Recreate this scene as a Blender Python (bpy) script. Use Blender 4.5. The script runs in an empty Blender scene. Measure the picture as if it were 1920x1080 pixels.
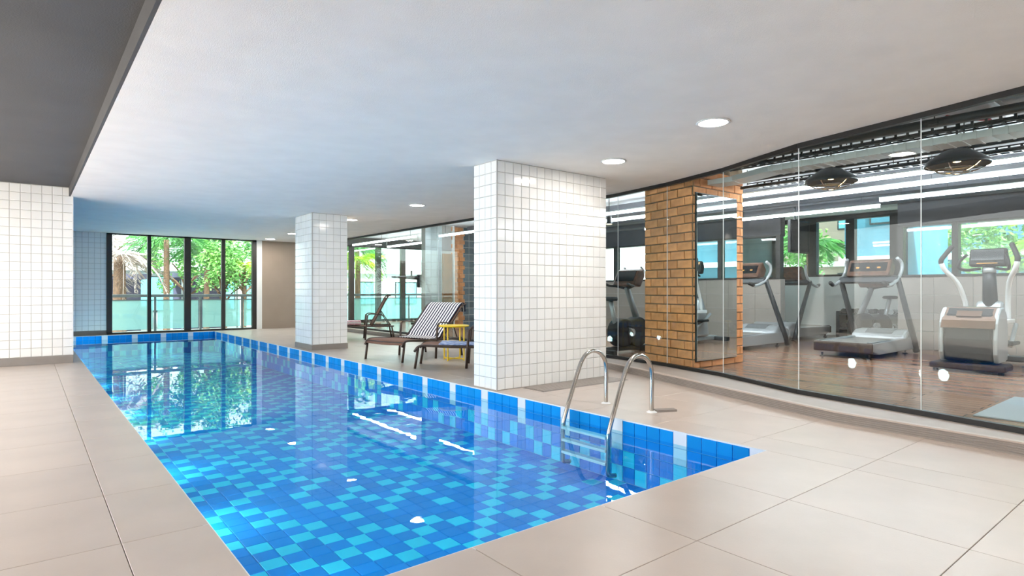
import bpy, math, random
from mathutils import Vector, Matrix
random.seed(7)
R = math.radians
SC = bpy.context.scene
COL = SC.collection

# ------------------------------------------------------------------ camera, world, exposure
FPX, YAW, EYE, HORIZON = 1125.0, math.atan2(910, 1125), 1.2, 545.0
cam_d = bpy.data.cameras.new('camera')
cam_d.sensor_fit = 'HORIZONTAL'
cam_d.sensor_width = 36.0
cam_d.lens = FPX / 1920 * 36.0
cam_d.shift_y = (HORIZON - 540.0) / 1920.0
cam_d.clip_start = 0.05
cam = bpy.data.objects.new('camera', cam_d)
COL.objects.link(cam)
cam.location = (0, 0, EYE)
cam.rotation_euler = (R(90), 0, -YAW)
SC.camera = cam

world = bpy.data.worlds.new('world')
SC.world = world
world.use_nodes = True
bgn = world.node_tree.nodes['Background']
bgn.inputs['Color'].default_value = (1.0, 0.975, 0.94, 1)
bgn.inputs['Strength'].default_value = 2.0

sun_d = bpy.data.lights.new('sun', 'SUN')
sun_d.energy = 8.0
sun_d.angle = R(3)
sun_d.color = (1.0, 0.96, 0.90)
sun = bpy.data.objects.new('sun', sun_d)
COL.objects.link(sun)
sun.location = (-10, -20, 30)
sun.rotation_euler = Vector((0.28, 0.75, -0.85)).to_track_quat('-Z', 'Y').to_euler()

vs = SC.view_settings
vs.view_transform = 'Standard'
vs.look = 'None'
vs.exposure = 1.36
vs.gamma = 1.0
vs.use_curve_mapping = False
SC.cycles.use_denoising = True
SC.cycles.max_bounces = 8
SC.cycles.use_adaptive_sampling = True
SC.cycles.adaptive_threshold = 0.08
SC.cycles.adaptive_min_samples = 16
SC.cycles.diffuse_bounces = 4
SC.cycles.glossy_bounces = 4
SC.cycles.transmission_bounces = 6
SC.cycles.transparent_max_bounces = 18
SC.cycles.caustics_reflective = False
SC.cycles.caustics_refractive = False
SC.cycles.sample_clamp_indirect = 6.0

# ------------------------------------------------------------------ materials
def lin(c):
    if isinstance(c, str):
        c = [int(c[i:i + 2], 16) / 255 for i in (0, 2, 4)]
    return tuple((v / 12.92 if v <= 0.04045 else ((v + 0.055) / 1.055) ** 2.4) for v in c) + (1.0,)

MATS = {}
def mat(name, hexc, rough=0.5, metal=0.0, vary=0.0, scale=6.0, bump=0.0, bscale=60.0, rnd=0.0, hex2=None, emit=None, estr=0.0, spec=0.5, detail=5.0):
    """principled material: noise colour variation, per-object value jitter, fine bump"""
    if name in MATS:
        return MATS[name]
    m = bpy.data.materials.new(name)
    m.use_nodes = True
    nt = m.node_tree
    N, L = nt.nodes, nt.links
    b = N['Principled BSDF']
    b.inputs['Roughness'].default_value = rough
    b.inputs['Metallic'].default_value = metal
    b.inputs['Specular IOR Level'].default_value = spec
    c = lin(hexc)
    b.inputs['Base Color'].default_value = c
    out = None
    tc = N.new('ShaderNodeTexCoord')
    if vary > 0 or hex2:
        nz = N.new('ShaderNodeTexNoise')
        nz.inputs['Scale'].default_value = scale
        nz.inputs['Detail'].default_value = detail
        L.new(tc.outputs['Object'], nz.inputs['Vector'])
        rp = N.new('ShaderNodeValToRGB')
        rp.color_ramp.elements[0].position = 0.3
        rp.color_ramp.elements[1].position = 0.7
        if hex2:
            rp.color_ramp.elements[0].color = c
            rp.color_ramp.elements[1].color = lin(hex2)
        else:
            rp.color_ramp.elements[0].color = tuple(v * (1 - vary) for v in c[:3]) + (1,)
            rp.color_ramp.elements[1].color = tuple(min(1, v * (1 + vary)) for v in c[:3]) + (1,)
        L.new(nz.outputs['Fac'], rp.inputs['Fac'])
        out = rp.outputs['Color']
    if rnd > 0:
        oi = N.new('ShaderNodeObjectInfo')
        mr = N.new('ShaderNodeMapRange')
        mr.inputs['To Min'].default_value = 1 - rnd
        mr.inputs['To Max'].default_value = 1 + rnd
        L.new(oi.outputs['Random'], mr.inputs['Value'])
        hs = N.new('ShaderNodeHueSaturation')
        if out:
            L.new(out, hs.inputs['Color'])
        else:
            hs.inputs['Color'].default_value = c
        L.new(mr.outputs['Result'], hs.inputs['Value'])
        out = hs.outputs['Color']
    if out:
        L.new(out, b.inputs['Base Color'])
    if bump > 0:
        n2 = N.new('ShaderNodeTexNoise')
        n2.inputs['Scale'].default_value = bscale
        L.new(tc.outputs['Object'], n2.inputs['Vector'])
        bp = N.new('ShaderNodeBump')
        bp.inputs['Strength'].default_value = bump
        bp.inputs['Distance'].default_value = 0.01
        L.new(n2.outputs['Fac'], bp.inputs['Height'])
        L.new(bp.outputs['Normal'], b.inputs['Normal'])
    if emit:
        b.inputs['Emission Color'].default_value = lin(emit)
        b.inputs['Emission Strength'].default_value = estr
    MATS[name] = m
    return m

def thin_glass(name, tint, f0=0.04, bump=0.0, bscale=8.0, rough=0.0, power=5.0, bdist=0.01):
    """flat clear sheet: see-through with a Schlick mirror reflection"""
    m = bpy.data.materials.new(name)
    m.use_nodes = True
    nt = m.node_tree
    N, L = nt.nodes, nt.links
    N.remove(N['Principled BSDF'])
    o = N['Material Output']
    lw = N.new('ShaderNodeLayerWeight')
    lw.inputs['Blend'].default_value = 0.5
    pw = N.new('ShaderNodeMath'); pw.operation = 'POWER'; pw.inputs[1].default_value = power
    ml = N.new('ShaderNodeMath'); ml.operation = 'MULTIPLY_ADD'
    ml.inputs[1].default_value = 1 - f0
    ml.inputs[2].default_value = f0
    L.new(lw.outputs['Facing'], pw.inputs[0])
    L.new(pw.outputs[0], ml.inputs[0])
    tr = N.new('ShaderNodeBsdfTransparent')
    tr.inputs['Color'].default_value = lin(tint)
    gl = N.new('ShaderNodeBsdfGlossy')
    gl.inputs['Roughness'].default_value = rough
    mx = N.new('ShaderNodeMixShader')
    L.new(ml.outputs[0], mx.inputs[0])
    L.new(tr.outputs[0], mx.inputs[1])
    L.new(gl.outputs[0], mx.inputs[2])
    L.new(mx.outputs[0], o.inputs['Surface'])
    if bump > 0:
        tc = N.new('ShaderNodeTexCoord')
        nz = N.new('ShaderNodeTexNoise')
        nz.inputs['Scale'].default_value = bscale
        nz.inputs['Detail'].default_value = 2.0
        bp = N.new('ShaderNodeBump')
        bp.inputs['Strength'].default_value = bump
        bp.inputs['Distance'].default_value = bdist
        L.new(tc.outputs['Object'], nz.inputs['Vector'])
        L.new(nz.outputs['Fac'], bp.inputs['Height'])
        L.new(bp.outputs['Normal'], gl.inputs['Normal'])
    MATS[name] = m
    return m

M = {}
M['ceiling'] = mat('ceiling_plaster', 'edeae6', 0.9, bump=0.25, bscale=140, vary=0.03, scale=3)
M['dark_ceiling'] = mat('dark_ceiling_paint', '4e4e50', 0.85, bump=0.2, bscale=90, vary=0.08, scale=1.5)
M['white_tile'] = mat('white_glazed_tile', 'eeeeec', 0.12, rnd=0.035, bump=0.02, bscale=14)
M['grout'] = mat('grey_grout', 'b9b6b2', 0.9)
M['deck'] = mat('deck_porcelain', 'beb1a8', 0.33, vary=0.06, scale=2.2, rnd=0.025, bump=0.04, bscale=120)
M['deck_grout'] = mat('deck_grout', 'a0948a', 0.9)
M['ribbed'] = mat('ribbed_stone', 'a89f98', 0.5, vary=0.06)
M['skirt'] = mat('taupe_skirting', '8c8580', 0.45, vary=0.05)
M['blue'] = mat('pool_tile_blue', '0094e4', 0.45, rnd=0.08, spec=0.15)
M['cyan'] = mat('pool_tile_cyan', '3ee2f8', 0.45, rnd=0.05, spec=0.15)
M['pool_white'] = mat('pool_tile_white', 'e9eef2', 0.15, rnd=0.03)
M['pool_grout'] = mat('pool_grout', '7cc6ee', 0.8)
M['frame'] = mat('dark_window_frame', '2a2624', 0.45)
M['black'] = mat('black_metal', '171718', 0.4)
M['blackrub'] = mat('black_rubber', '1c1c1e', 0.65)
M['taupe'] = mat('taupe_wall_panel', '9c8c7e', 0.6, vary=0.05, scale=2)
M['white_paint'] = mat('white_paint', 'e6e6e4', 0.7)
M['steel'] = mat('brushed_steel', 'b9b4ae', 0.18, 1.0)
M['white_plastic'] = mat('white_plastic', 'e8eaec', 0.35)
M['brick'] = mat('ochre_brick', 'e8a26c', 0.85, vary=0.18, scale=9, rnd=0.16, bump=0.3, bscale=45)
M['mortar'] = mat('brick_mortar', '86725a', 0.95, bump=0.2, bscale=60)
M['mirror'] = mat('mirror_silver', 'e8f0f0', 0.01, 1.0)
M['gymwall'] = mat('gym_wall_tile', '9c938d', 0.5, vary=0.05, scale=2, rnd=0.03)
M['gymdark'] = mat('gym_dark_wall', '55555a', 0.8)
M['gymceil'] = mat('gym_ceiling', 'd2d6da', 0.9)
M['galv'] = mat('galvanised_duct', 'd4d8da', 0.35, 0.3)
M['red'] = mat('red_pipe', 'b0202a', 0.4)
M['silver'] = mat('silver_plastic', 'b2b6ba', 0.3, 0.3)
M['grey'] = mat('mid_grey_plastic', '77797c', 0.4)
M['dgrey'] = mat('dark_grey_metal', '34373c', 0.35, 0.2)
M['belt'] = mat('treadmill_belt', '8f8a86', 0.6, vary=0.05, scale=20)
M['brownend'] = mat('brown_end_cap', '4a3a33', 0.5, vary=0.3, scale=30)
M['copper'] = mat('bronze_plastic', '644a3c', 0.28, 0.4)
M['screen'] = mat('console_screen', '15191f', 0.12)
M['panel_brown'] = mat('console_panel_brown', '6a4634', 0.35, hex2='3c2a22', scale=14)
M['amber'] = mat('amber_display', 'a87838', 0.4, emit='ffb347', estr=0.08)
M['sling'] = mat('brown_sling', '7a5747', 0.8, vary=0.08, scale=60)
M['chframe'] = mat('chaise_frame', '4a3c36', 0.4, 0.3)
M['yellow'] = mat('yellow_metal', 'f2cf1c', 0.4)
M['towel_blue'] = mat('blue_towel', '5f7fc0', 0.95, hex2='c9d4ea', scale=14)
M['towel_pink'] = mat('pink_towel', 'd68aa0', 0.95, hex2='efe6ea', scale=30)
M['trunk'] = mat('palm_trunk', '7a5a46', 0.95, hex2='4a3830', scale=22, bump=0.5, bscale=30)
M['leaf'] = mat('palm_leaf_green', '4f8f3a', 0.5, hex2='2f6a34', scale=3)
M['leaf_y'] = mat('palm_leaf_lime', 'b6d02e', 0.5, hex2='7fae2a', scale=3)
M['leaf_d'] = mat('dry_frond', 'b9aaa4', 0.8, hex2='8d7d78', scale=3)
M['leaf2'] = mat('tree_leaf', '3f8048', 0.55, hex2='86b858', scale=2)
M['facade'] = mat('pale_facade', 'b4bcc0', 0.8, vary=0.04, scale=1)
M['facade2'] = mat('beige_facade', 'a8978b', 0.8, vary=0.05, scale=1)
M['bluefac'] = mat('blue_facade', '3f6f86', 0.6, vary=0.12, scale=1.2)
M['purple'] = mat('dark_awning', '4a4660', 0.7)
M['farglass'] = mat('far_window_glass', '6fc0d0', 0.15)
M['ground'] = mat('outdoor_paving', 'c0beb8', 0.9, vary=0.1, scale=1)
M['lamp_warm'] = mat('lamp_diffuser', 'fff0dd', 0.5, emit='fff6ec', estr=66.0)
M['tube_light'] = mat('light_tube', 'ffffff', 0.5, emit='f4f8ff', estr=18.0)
M['bulb'] = mat('warm_bulb', 'ffdca8', 0.5, emit='ffc98a', estr=30.0)
M['glass'] = thin_glass('gym_glass', 'f2f8f7', 0.028)
M['winglass'] = thin_glass('window_glass', 'eaf6f4', 0.04)
def frosted(name, tint):
    m = bpy.data.materials.new(name)
    m.use_nodes = True
    N, L = m.node_tree.nodes, m.node_tree.links
    N.remove(N['Principled BSDF'])
    a, b_, c, d = N.new('ShaderNodeBsdfTransparent'), N.new('ShaderNodeBsdfTranslucent'), N.new('ShaderNodeMixShader'), N.new('ShaderNodeBsdfDiffuse')
    e = N.new('ShaderNodeMixShader')
    for n_ in (a, b_, d):
        n_.inputs['Color'].default_value = lin(tint)
    e.inputs[0].default_value = 0.5
    L.new(b_.outputs[0], e.inputs[1]); L.new(d.outputs[0], e.inputs[2])
    c.inputs[0].default_value = 0.5
    L.new(a.outputs[0], c.inputs[1]); L.new(e.outputs[0], c.inputs[2])
    L.new(c.outputs[0], N['Material Output'].inputs['Surface'])
    MATS[name] = m
    return m
M['railglass'] = frosted('frosted_rail_glass', 'd2eeee')
M['water'] = thin_glass('pool_water', 'b6ecfa', 0.012, bump=0.035, bscale=3.0, power=6.0, bdist=0.02)
M['charcoal'] = mat('charcoal_plastic', '26262a', 0.5, spec=0.3)
M['padmat'] = mat('grey_exercise_mat', '9aa3a8', 0.7)

# striped towel (print)
mt = bpy.data.materials.new('striped_towel')
mt.use_nodes = True
_n, _l = mt.node_tree.nodes, mt.node_tree.links
_b = _n['Principled BSDF']; _b.inputs['Roughness'].default_value = 0.95
_tc = _n.new('ShaderNodeTexCoord'); _w = _n.new('ShaderNodeTexWave')
_w.wave_type = 'BANDS'; _w.bands_direction = 'Y'
_w.inputs['Scale'].default_value = 4.6
_r = _n.new('ShaderNodeValToRGB'); _r.color_ramp.interpolation = 'CONSTANT'
_r.color_ramp.elements[0].color = lin('1e2440'); _r.color_ramp.elements[1].color = lin('f2f2f4')
_r.color_ramp.elements[1].position = 0.45
_l.new(_tc.outputs['Object'], _w.inputs['Vector']); _l.new(_w.outputs['Fac'], _r.inputs['Fac'])
_l.new(_r.outputs['Color'], _b.inputs['Base Color'])
M['striped'] = mt

# plank floor of the gym (boards narrower than can be told apart)
mt = bpy.data.materials.new('gym_floor_boards')
mt.use_nodes = True
_n, _l = mt.node_tree.nodes, mt.node_tree.links
_b = _n['Principled BSDF']; _b.inputs['Roughness'].default_value = 0.2
_tc = _n.new('ShaderNodeTexCoord'); _mp = _n.new('ShaderNodeMapping'); _mp.inputs['Rotation'].default_value = (0, 0, R(90))
_bk = _n.new('ShaderNodeTexBrick'); _bk.offset = 0.37
_bk.inputs['Color1'].default_value = lin('b48c74'); _bk.inputs['Color2'].default_value = lin('9a745e'); _bk.inputs['Mortar'].default_value = lin('5c4236')
_bk.inputs['Scale'].default_value = 1.0; _bk.inputs['Brick Width'].default_value = 1.6; _bk.inputs['Row Height'].default_value = 0.13
_bk.inputs['Mortar Size'].default_value = 0.006
_l.new(_tc.outputs['Object'], _mp.inputs['Vector']); _l.new(_mp.outputs['Vector'], _bk.inputs['Vector']); _l.new(_bk.outputs['Color'], _b.inputs['Base Color'])
_bp = _n.new('ShaderNodeBump'); _bp.inputs['Strength'].default_value = 0.5; _bp.inputs['Distance'].default_value = 0.004
_l.new(_bk.outputs['Fac'], _bp.inputs['Height']); _bp.invert = True
_l.new(_bp.outputs['Normal'], _b.inputs['Normal'])
M['gymfloor'] = mt

# ------------------------------------------------------------------ mesh helpers
class MB:
    def __init__(s):
        s.v, s.f = [], []
    def box(s, x0, x1, y0, y1, z0, z1, M4=None):
        p = [(x, y, z) for z in (z0, z1) for y in (y0, y1) for x in (x0, x1)]
        if M4 is not None:
            p = [tuple(M4 @ Vector(q)) for q in p]
        n = len(s.v); s.v += p
        s.f += [tuple(n + i for i in q) for q in ((0, 2, 3, 1), (4, 5, 7, 6), (0, 1, 5, 4), (2, 6, 7, 3), (0, 4, 6, 2), (1, 3, 7, 5))]
        return s
    def prism(s, poly, z0, z1):
        n, k = len(s.v), len(poly)
        s.v += [(x, y, z0) for x, y in poly] + [(x, y, z1) for x, y in poly]
        s.f.append(tuple(n + i for i in reversed(range(k)))); s.f.append(tuple(n + k + i for i in range(k)))
        for i in range(k):
            j = (i + 1) % k
            s.f.append((n + i, n + j, n + k + j, n + k + i))
        return s
    def side(s, prof, y0, y1):
        """profile in xz extruded along y"""
        n, k = len(s.v), len(prof)
        s.v += [(x, y0, z) for x, z in prof] + [(x, y1, z) for x, z in prof]
        s.f.append(tuple(n + i for i in range(k))); s.f.append(tuple(n + k + i for i in reversed(range(k))))
        for i in range(k):
            j = (i + 1) % k
            s.f.append((n + j, n + i, n + k + i, n + k + j))
        return s
    def tube(s, pts, r, n=8, cap=True, flat=1.0):
        pts = [Vector(p) for p in pts]
        rr = r if isinstance(r, (list, tuple)) else [r] * len(pts)
        b = len(s.v)
        up = Vector((0, 0, 1))
        prev = None
        for i, p in enumerate(pts):
            d = (pts[min(i + 1, len(pts) - 1)] - pts[max(i - 1, 0)]).normalized()
            a = prev if prev is not None else (up if abs(d.dot(up)) < 0.95 else Vector((0, 1, 0)))
            e2 = (a - d * a.dot(d)).normalized()
            e1 = d.cross(e2)
            prev = e2
            for k in range(n):
                t = 2 * math.pi * k / n
                s.v.append(tuple(p + (e1 * math.cos(t) + e2 * math.sin(t) * flat) * rr[i]))
        for i in range(len(pts) - 1):
            for k in range(n):
                k2 = (k + 1) % n
                s.f.append((b + i * n + k, b + i * n + k2, b + (i + 1) * n + k2, b + (i + 1) * n + k))
        if cap:
            s.f.append(tuple(b + k for k in reversed(range(n))))
            e = b + (len(pts) - 1) * n
            s.f.append(tuple(e + k for k in range(n)))
        return s
    def lathe(s, prof, n=24, c=(0, 0, 0)):
        b = len(s.v)
        for r, z in prof:
            for k in range(n):
                t = 2 * math.pi * k / n
                s.v.append((c[0] + r * math.cos(t), c[1] + r * math.sin(t), c[2] + z))
        for i in range(len(prof) - 1):
            for k in range(n):
                k2 = (k + 1) % n
                s.f.append((b + i * n + k, b + i * n + k2, b + (i + 1) * n + k2, b + (i + 1) * n + k))
        return s
    def sheet(s, rows):
        b, w = len(s.v), len(rows[0])
        for r in rows:
            s.v += [tuple(p) for p in r]
        for i in range(len(rows) - 1):
            for j in range(w - 1):
                s.f.append((b + i * w + j, b + i * w + j + 1, b + (i + 1) * w + j + 1, b + (i + 1) * w + j))
        return s
    def mesh(s, name, m, smooth=False):
        me = bpy.data.meshes.new(name)
        me.from_pydata(s.v, [], s.f)
        if m is not None:
            for q in (m if isinstance(m, (list, tuple)) else [m]):
                me.materials.append(q)
        if smooth:
            me.polygons.foreach_set('use_smooth', [True] * len(me.polygons))
        me.update()
        return me
    def obj(s, name, m, parent=None, smooth=False, bevel=0.0, seg=2, solid=0.0):
        o = link(name, s.mesh(name, m, smooth), parent)
        if solid:
            md = o.modifiers.new('thickness', 'SOLIDIFY'); md.thickness = solid; md.offset = 0
        if bevel:
            md = o.modifiers.new('bevel', 'BEVEL'); md.width = bevel; md.segments = seg; md.limit_method = 'ANGLE'; md.angle_limit = R(40)
            md.harden_normals = False
        return o

def link(name, data, parent=None, loc=None, rot=None):
    o = bpy.data.objects.new(name, data)
    COL.objects.link(o)
    if parent is not None:
        o.parent = parent
    if loc is not None:
        o.location = loc
    if rot is not None:
        o.rotation_euler = rot
    return o

def tag(o, label, cat=None, group=None, kind=None):
    o['label'] = label
    if cat: o['category'] = cat
    if group: o['group'] = group
    if kind: o['kind'] = kind
    return o

def thing(name, label, cat, loc=(0, 0, 0), rz=0.0, group=None, kind=None):
    o = link(name, None, None, loc, (0, 0, rz))
    o.empty_display_size = 0.1
    return tag(o, label, cat, group, kind)

def spline(pts, k=6):
    P = [Vector(p) for p in pts]
    P = [2 * P[0] - P[1]] + P + [2 * P[-1] - P[-2]]
    out = []
    for i in range(1, len(P) - 2):
        for j in range(k):
            t = j / k
            a, b, c, d = P[i - 1], P[i], P[i + 1], P[i + 2]
            out.append(0.5 * ((2 * b) + (c - a) * t + (2 * a - 5 * b + 4 * c - d) * t * t + (3 * b - a - 3 * c + d) * t ** 3))
    out.append(P[-2])
    return out

TILE_MESH = {}
def tile_mesh(w, h, t, m, cham=0.004, name='tile'):
    """bevel-edged tile lying in local xy, face at +z = t"""
    key = (round(w, 4), round(h, 4), round(t, 4), m.name, name)
    if key not in TILE_MESH:
        b = MB()
        a, c = w / 2, h / 2
        b.v = [(-a, -c, 0), (a, -c, 0), (a, c, 0), (-a, c, 0), (-a, -c, t - cham), (a, -c, t - cham), (a, c, t - cham), (-a, c, t - cham),
               (-a + cham, -c + cham, t), (a - cham, -c + cham, t), (a - cham, c - cham, t), (-a + cham, c - cham, t)]
        b.f = [(0, 3, 2, 1)]
        for i in range(4):
            j = (i + 1) % 4
            b.f += [(i, j, 4 + j, 4 + i), (4 + i, 4 + j, 8 + j, 8 + i)]
        b.f.append((8, 9, 10, 11))
        TILE_MESH[key] = b.mesh(name, m)
    return TILE_MESH[key]

def basis(o, ex, ey, n):
    """matrix with local x=ex, y=ey, z=n at o"""
    if Vector(ex).cross(Vector(ey)).dot(Vector(n)) < 0:
        ex = tuple(-v for v in ex)
    return Matrix(((ex[0], ey[0], n[0], o[0]), (ex[1], ey[1], n[1], o[1]), (ex[2], ey[2], n[2], o[2]), (0, 0, 0, 1)))

def tile_face(parent, o, ex, n, W, Z0, Z1, pw, ph, m, gap=0.006, t=0.008, name='tile', joined=False, jit=0.0):
    """grid of glazed tiles on a vertical face starting at o (xy), along ex, facing n"""
    nc, nr = max(1, round(W / pw)), max(1, round((Z1 - Z0) / ph))
    cw, ch = W / nc, (Z1 - Z0) / nr
    me = tile_mesh(cw - gap, ch - gap, t, m, name=name)
    b = MB()
    for r in range(nr):
        for c in range(nc):
            p = (o[0] + ex[0] * (c + .5) * cw, o[1] + ex[1] * (c + .5) * cw, Z0 + (r + .5) * ch)
            mx = basis(p, (ex[0], ex[1], 0), (0, 0, 1), (n[0], n[1], 0))
            if joined:
                k = len(b.v)
                b.v += [tuple(mx @ v.co) for v in me.vertices]
                b.f += [tuple(k + i for i in q.vertices) for q in me.polygons]
            else:
                ob = link(name, me, parent)
                if jit:
                    mx = mx @ Matrix.Rotation(random.uniform(-jit, jit), 4, 'X') @ Matrix.Rotation(random.uniform(-jit, jit), 4, 'Y')
                ob.matrix_local = mx
    if joined:
        ob = b.obj(name, m, parent)
        ob['kind'] = 'stuff'

# ------------------------------------------------------------------ key dimensions
CZ, CZL, GZ, GCZ = 2.77, 2.92, 0.10, 3.05       # main ceiling, dark ceiling, gym floor, gym ceiling
PX0, PX1, PY0, PY1 = 0.73, 4.32, 2.30, 19.40      # pool
PB, WL = -0.58, -0.115                            # pool floor, water level
FY = 19.62                                        # far wall plane
GLASS = [(7.50, 19.6), (7.50, 17.2), (7.50, 14.6), (7.50, 12.0), (7.50, 9.4), (7.47, 7.6), (7.43, 6.46), (7.25, 5.37), (6.95, 4.28), (6.42, 3.06), (6.15, 1.85), (5.93, 0.95), (5.72, -0.1), (5.55, -1.4), (5.4, -4.0)]
STEP = [(7.30, 19.6), (7.30, 9.4), (7.12, 7.6), (6.98, 6.46), (6.68, 5.37), (6.32, 4.28), (5.92, 3.06), (5.72, 2.4), (5.68, 1.85), (5.60, 0.95), (5.42, -0.1), (5.25, -1.4), (5.1, -4.0)]

# ------------------------------------------------------------------ floor / deck
root = thing('floor', 'pale beige porcelain slab deck around the pool', 'floor', kind='structure')
b = MB()
b.box(-2.4, PX0 - .15, -4, FY, -0.2, -0.012)
b.box(PX1 + .15, 7.7, -4, FY, -0.2, -0.012)
b.box(PX0 - .15, PX1 + .15, -4, PY0 - .15, -0.2, -0.012)
b.box(PX0 - .15, PX1 + .15, PY1 + .15, FY, -0.2, -0.012)
b.obj('slab_bed', M['deck_grout'], root)
XE = [-2.4, -1.35, -0.5, 0.35, PX0, 1.62, 2.5, 3.4, PX1, 4.70, 5.55, 6.40, 7.28]
YE = [-4.0] + [2.53 + 0.85 * k for k in range(-7, 21)] + [FY]
SLAB = {}
def slab(x0, x1, y0, y1):
    if x1 - x0 < 0.03 or y1 - y0 < 0.03:
        return
    g = 0.0035
    w, h = x1 - x0 - g, y1 - y0 - g
    ob = link('slab', tile_mesh(w, h, 0.012, M['deck'], 0.0015, 'slab'), root, ((x0 + x1) / 2, (y0 + y1) / 2, -0.012))
def step_x(y):
    for (ax, ay), (bx, by) in zip(STEP, STEP[1:]):
        if by <= y <= ay:
            return bx + (ax - bx) * (y - by) / (ay - by)
    return STEP[0][0]
for i in range(len(XE) - 1):
    for j in range(len(YE) - 1):
        x0, x1, y0, y1 = XE[i], XE[i + 1], YE[j], YE[j + 1]
        inx = x0 >= PX0 - .01 and x1 <= PX1 + .01
        if inx:
            if y0 < PY0:
                slab(x0, x1, y0, min(y1, PY0))
            elif y1 > PY1:
                slab(x0, x1, max(y0, PY1), y1)
            continue
        if x0 > max(step_x(y0), step_x(y1)):
            continue
        slab(x0, x1, y0, y1)

# step below the gym glass: tread, ribbed riser
root = thing('trim_1', 'low ribbed stone step running under the gym glass', 'step', kind='structure')
MB().prism(STEP + [(x + .02, y) for x, y in reversed(GLASS)], 0.0, GZ - .002).obj('tread', M['ribbed'], root)
for k in range(5):
    b = MB()
    z = 0.012 + k * 0.017
    pl = [(x - .006, y) for x, y in STEP] + [(x + .03, y) for x, y in reversed(STEP)]
    b.prism(pl, z, z + .009).obj('rib', M['skirt'], root)
MB().prism([(x - .010, y) for x, y in STEP] + [(x + .05, y) for x, y in reversed(STEP)], GZ - .010, GZ + .002).obj('nosing', M['white_paint'] if False else M['deck'], root)

# ------------------------------------------------------------------ pool
pool = thing('pool', 'long rectangular pool lined with blue and cyan tiles', 'pool', kind='structure')
b = MB()
b.box(PX0 - .15, PX1 + .15, PY0 - .15, PY1 + .1, PB - .1, PB - .008)
b.box(PX0 - .15, PX0 - .008, PY0 - .15, PY1 + .1, PB - .1, -0.013)
b.box(PX1 + .008, PX1 + .15, PY0 - .15, PY1 + .1, PB - .1, -0.013)
b.box(PX0 - .15, PX1 + .15, PY0 - .15, PY0 - .008, PB - .1, -0.013)
b.box(PX0 - .15, PX1 + .15, PY1 + .008, PY1 + .15, PB - .1, -0.013)
b.obj('basin', M['pool_grout'], pool)
def is_light(i, j):
    v = (i + 3 * j) % 8 in (0, 2, 4)
    h = math.sin(i * 12.9898 + j * 78.233) * 43758.5453
    h -= math.floor(h)
    return v and h > 0.17
P = 0.150
nx, ny = round((PX1 - PX0) / P), round((PY1 - PY0) / P)
pw, pl_ = (PX1 - PX0) / nx, (PY1 - PY0) / ny
cells = []
for i in range(nx):
    for j in range(ny):
        x, y = PX0 + (i + .5) * pw, PY0 + (j + .5) * pl_
        cells.append((math.hypot(x, y), x, y, is_light(i, j)))
def visible_floor(x, y):
    # the near deck edge hides floor tiles close to it
    if y < PY0 + 0.25: return False
    k = (EYE) / (EYE - PB)
    return y * k > PY0 - .05 and x * k > PX0 - .05
near = sorted([c for c in cells if visible_floor(c[1], c[2])])[:300]
nearset = set((c[1], c[2]) for c in near)
gf = 0.006
for d, x, y, lt in near:
    link('floor_tile', tile_mesh(pw - gf, pl_ - gf, 0.008, M['cyan'] if lt else M['blue'], 0.002, 'floor_tile'), pool, (x, y, PB - .008))
for lt, mm in ((True, M['cyan']), (False, M['blue'])):
    b = MB()
    for d, x, y, l in cells:
        if l == lt and (x, y) not in nearset:
            me = tile_mesh(pw - gf, pl_ - gf, 0.008, mm, 0.002, 'floor_tile')
            k = len(b.v)
            b.v += [(v.co.x + x, v.co.y + y, v.co.z + PB - .008) for v in me.vertices]
            b.f += [tuple(k + q for q in p.vertices) for p in me.polygons]
    o = b.obj('floor_tile_field', mm, pool); o['kind'] = 'stuff'
# wall rows: first row = waterline band of four blue and one white; lower rows mixed
NR = 4
RH = (0 - PB) / NR
def wall_tiles(o, ex, n, count, w, single_rows, single_max, first):
    joined = {}
    for c in range(count):
        for r in range(NR):
            z = -(r + .5) * RH
            if r == 0:
                mm = M['pool_white'] if (c + first) % 5 == 0 else M['blue']
            elif r == 1:
                mm = M['pool_white'] if (c + first) % 5 == 0 else M['blue']
            else:
                mm = M['cyan'] if is_light(c, r + 3) else M['blue']
            me = tile_mesh(w - gf, RH - gf, 0.008, mm, 0.002, 'waterline_tile' if r == 0 else 'wall_tile')
            mx = basis((o[0] + ex[0] * (c + .5) * w - n[0] * .008, o[1] + ex[1] * (c + .5) * w - n[1] * .008, z), (ex[0], ex[1], 0), (0, 0, 1), (n[0], n[1], 0))
            if r < single_rows and c < (single_max if r else 999):
                ob = link('waterline_tile' if r == 0 else 'wall_tile', me, pool)
                ob.matrix_local = mx
            else:
                b = joined.setdefault(mm.name, MB())
                k = len(b.v)
                b.v += [tuple(mx @ v.co) for v in me.vertices]
                b.f += [tuple(k + q for q in p.vertices) for p in me.polygons]
    for nm, b in joined.items():
        ob = b.obj('wall_tile_field', MATS[nm], pool); ob['kind'] = 'stuff'
nw, lw = 122, (PY1 - PY0) / 122
wall_tiles((PX1, PY0), (0, 1), (-1, 0), nw, lw, 5, 24, 0)      # right
wall_tiles((PX1, PY1), (-1, 0), (0, -1), 26, (PX1 - PX0) / 26, 1, 0, 1)       # far
wall_tiles((PX0, PY1), (0, -1), (1, 0), nw, lw, 0, 0, 0)       # left
wall_tiles((PX0, PY0), (1, 0), (0, 1), nx, pw, 0, 0, 0)         # near
b = MB()
for q in ((PX1 - .002, PX1 + .03, PY0, PY1), (PX0 - .03, PX0 + .002, PY0, PY1), (PX0, PX1, PY0 - .03, PY0 + .002), (PX0, PX1, PY1 - .002, PY1 + .03)):
    b.box(q[0], q[1], q[2], q[3], -0.0125, -0.0005)
b.obj('edge_grout', M['pool_white'], pool)
b = MB()
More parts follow.
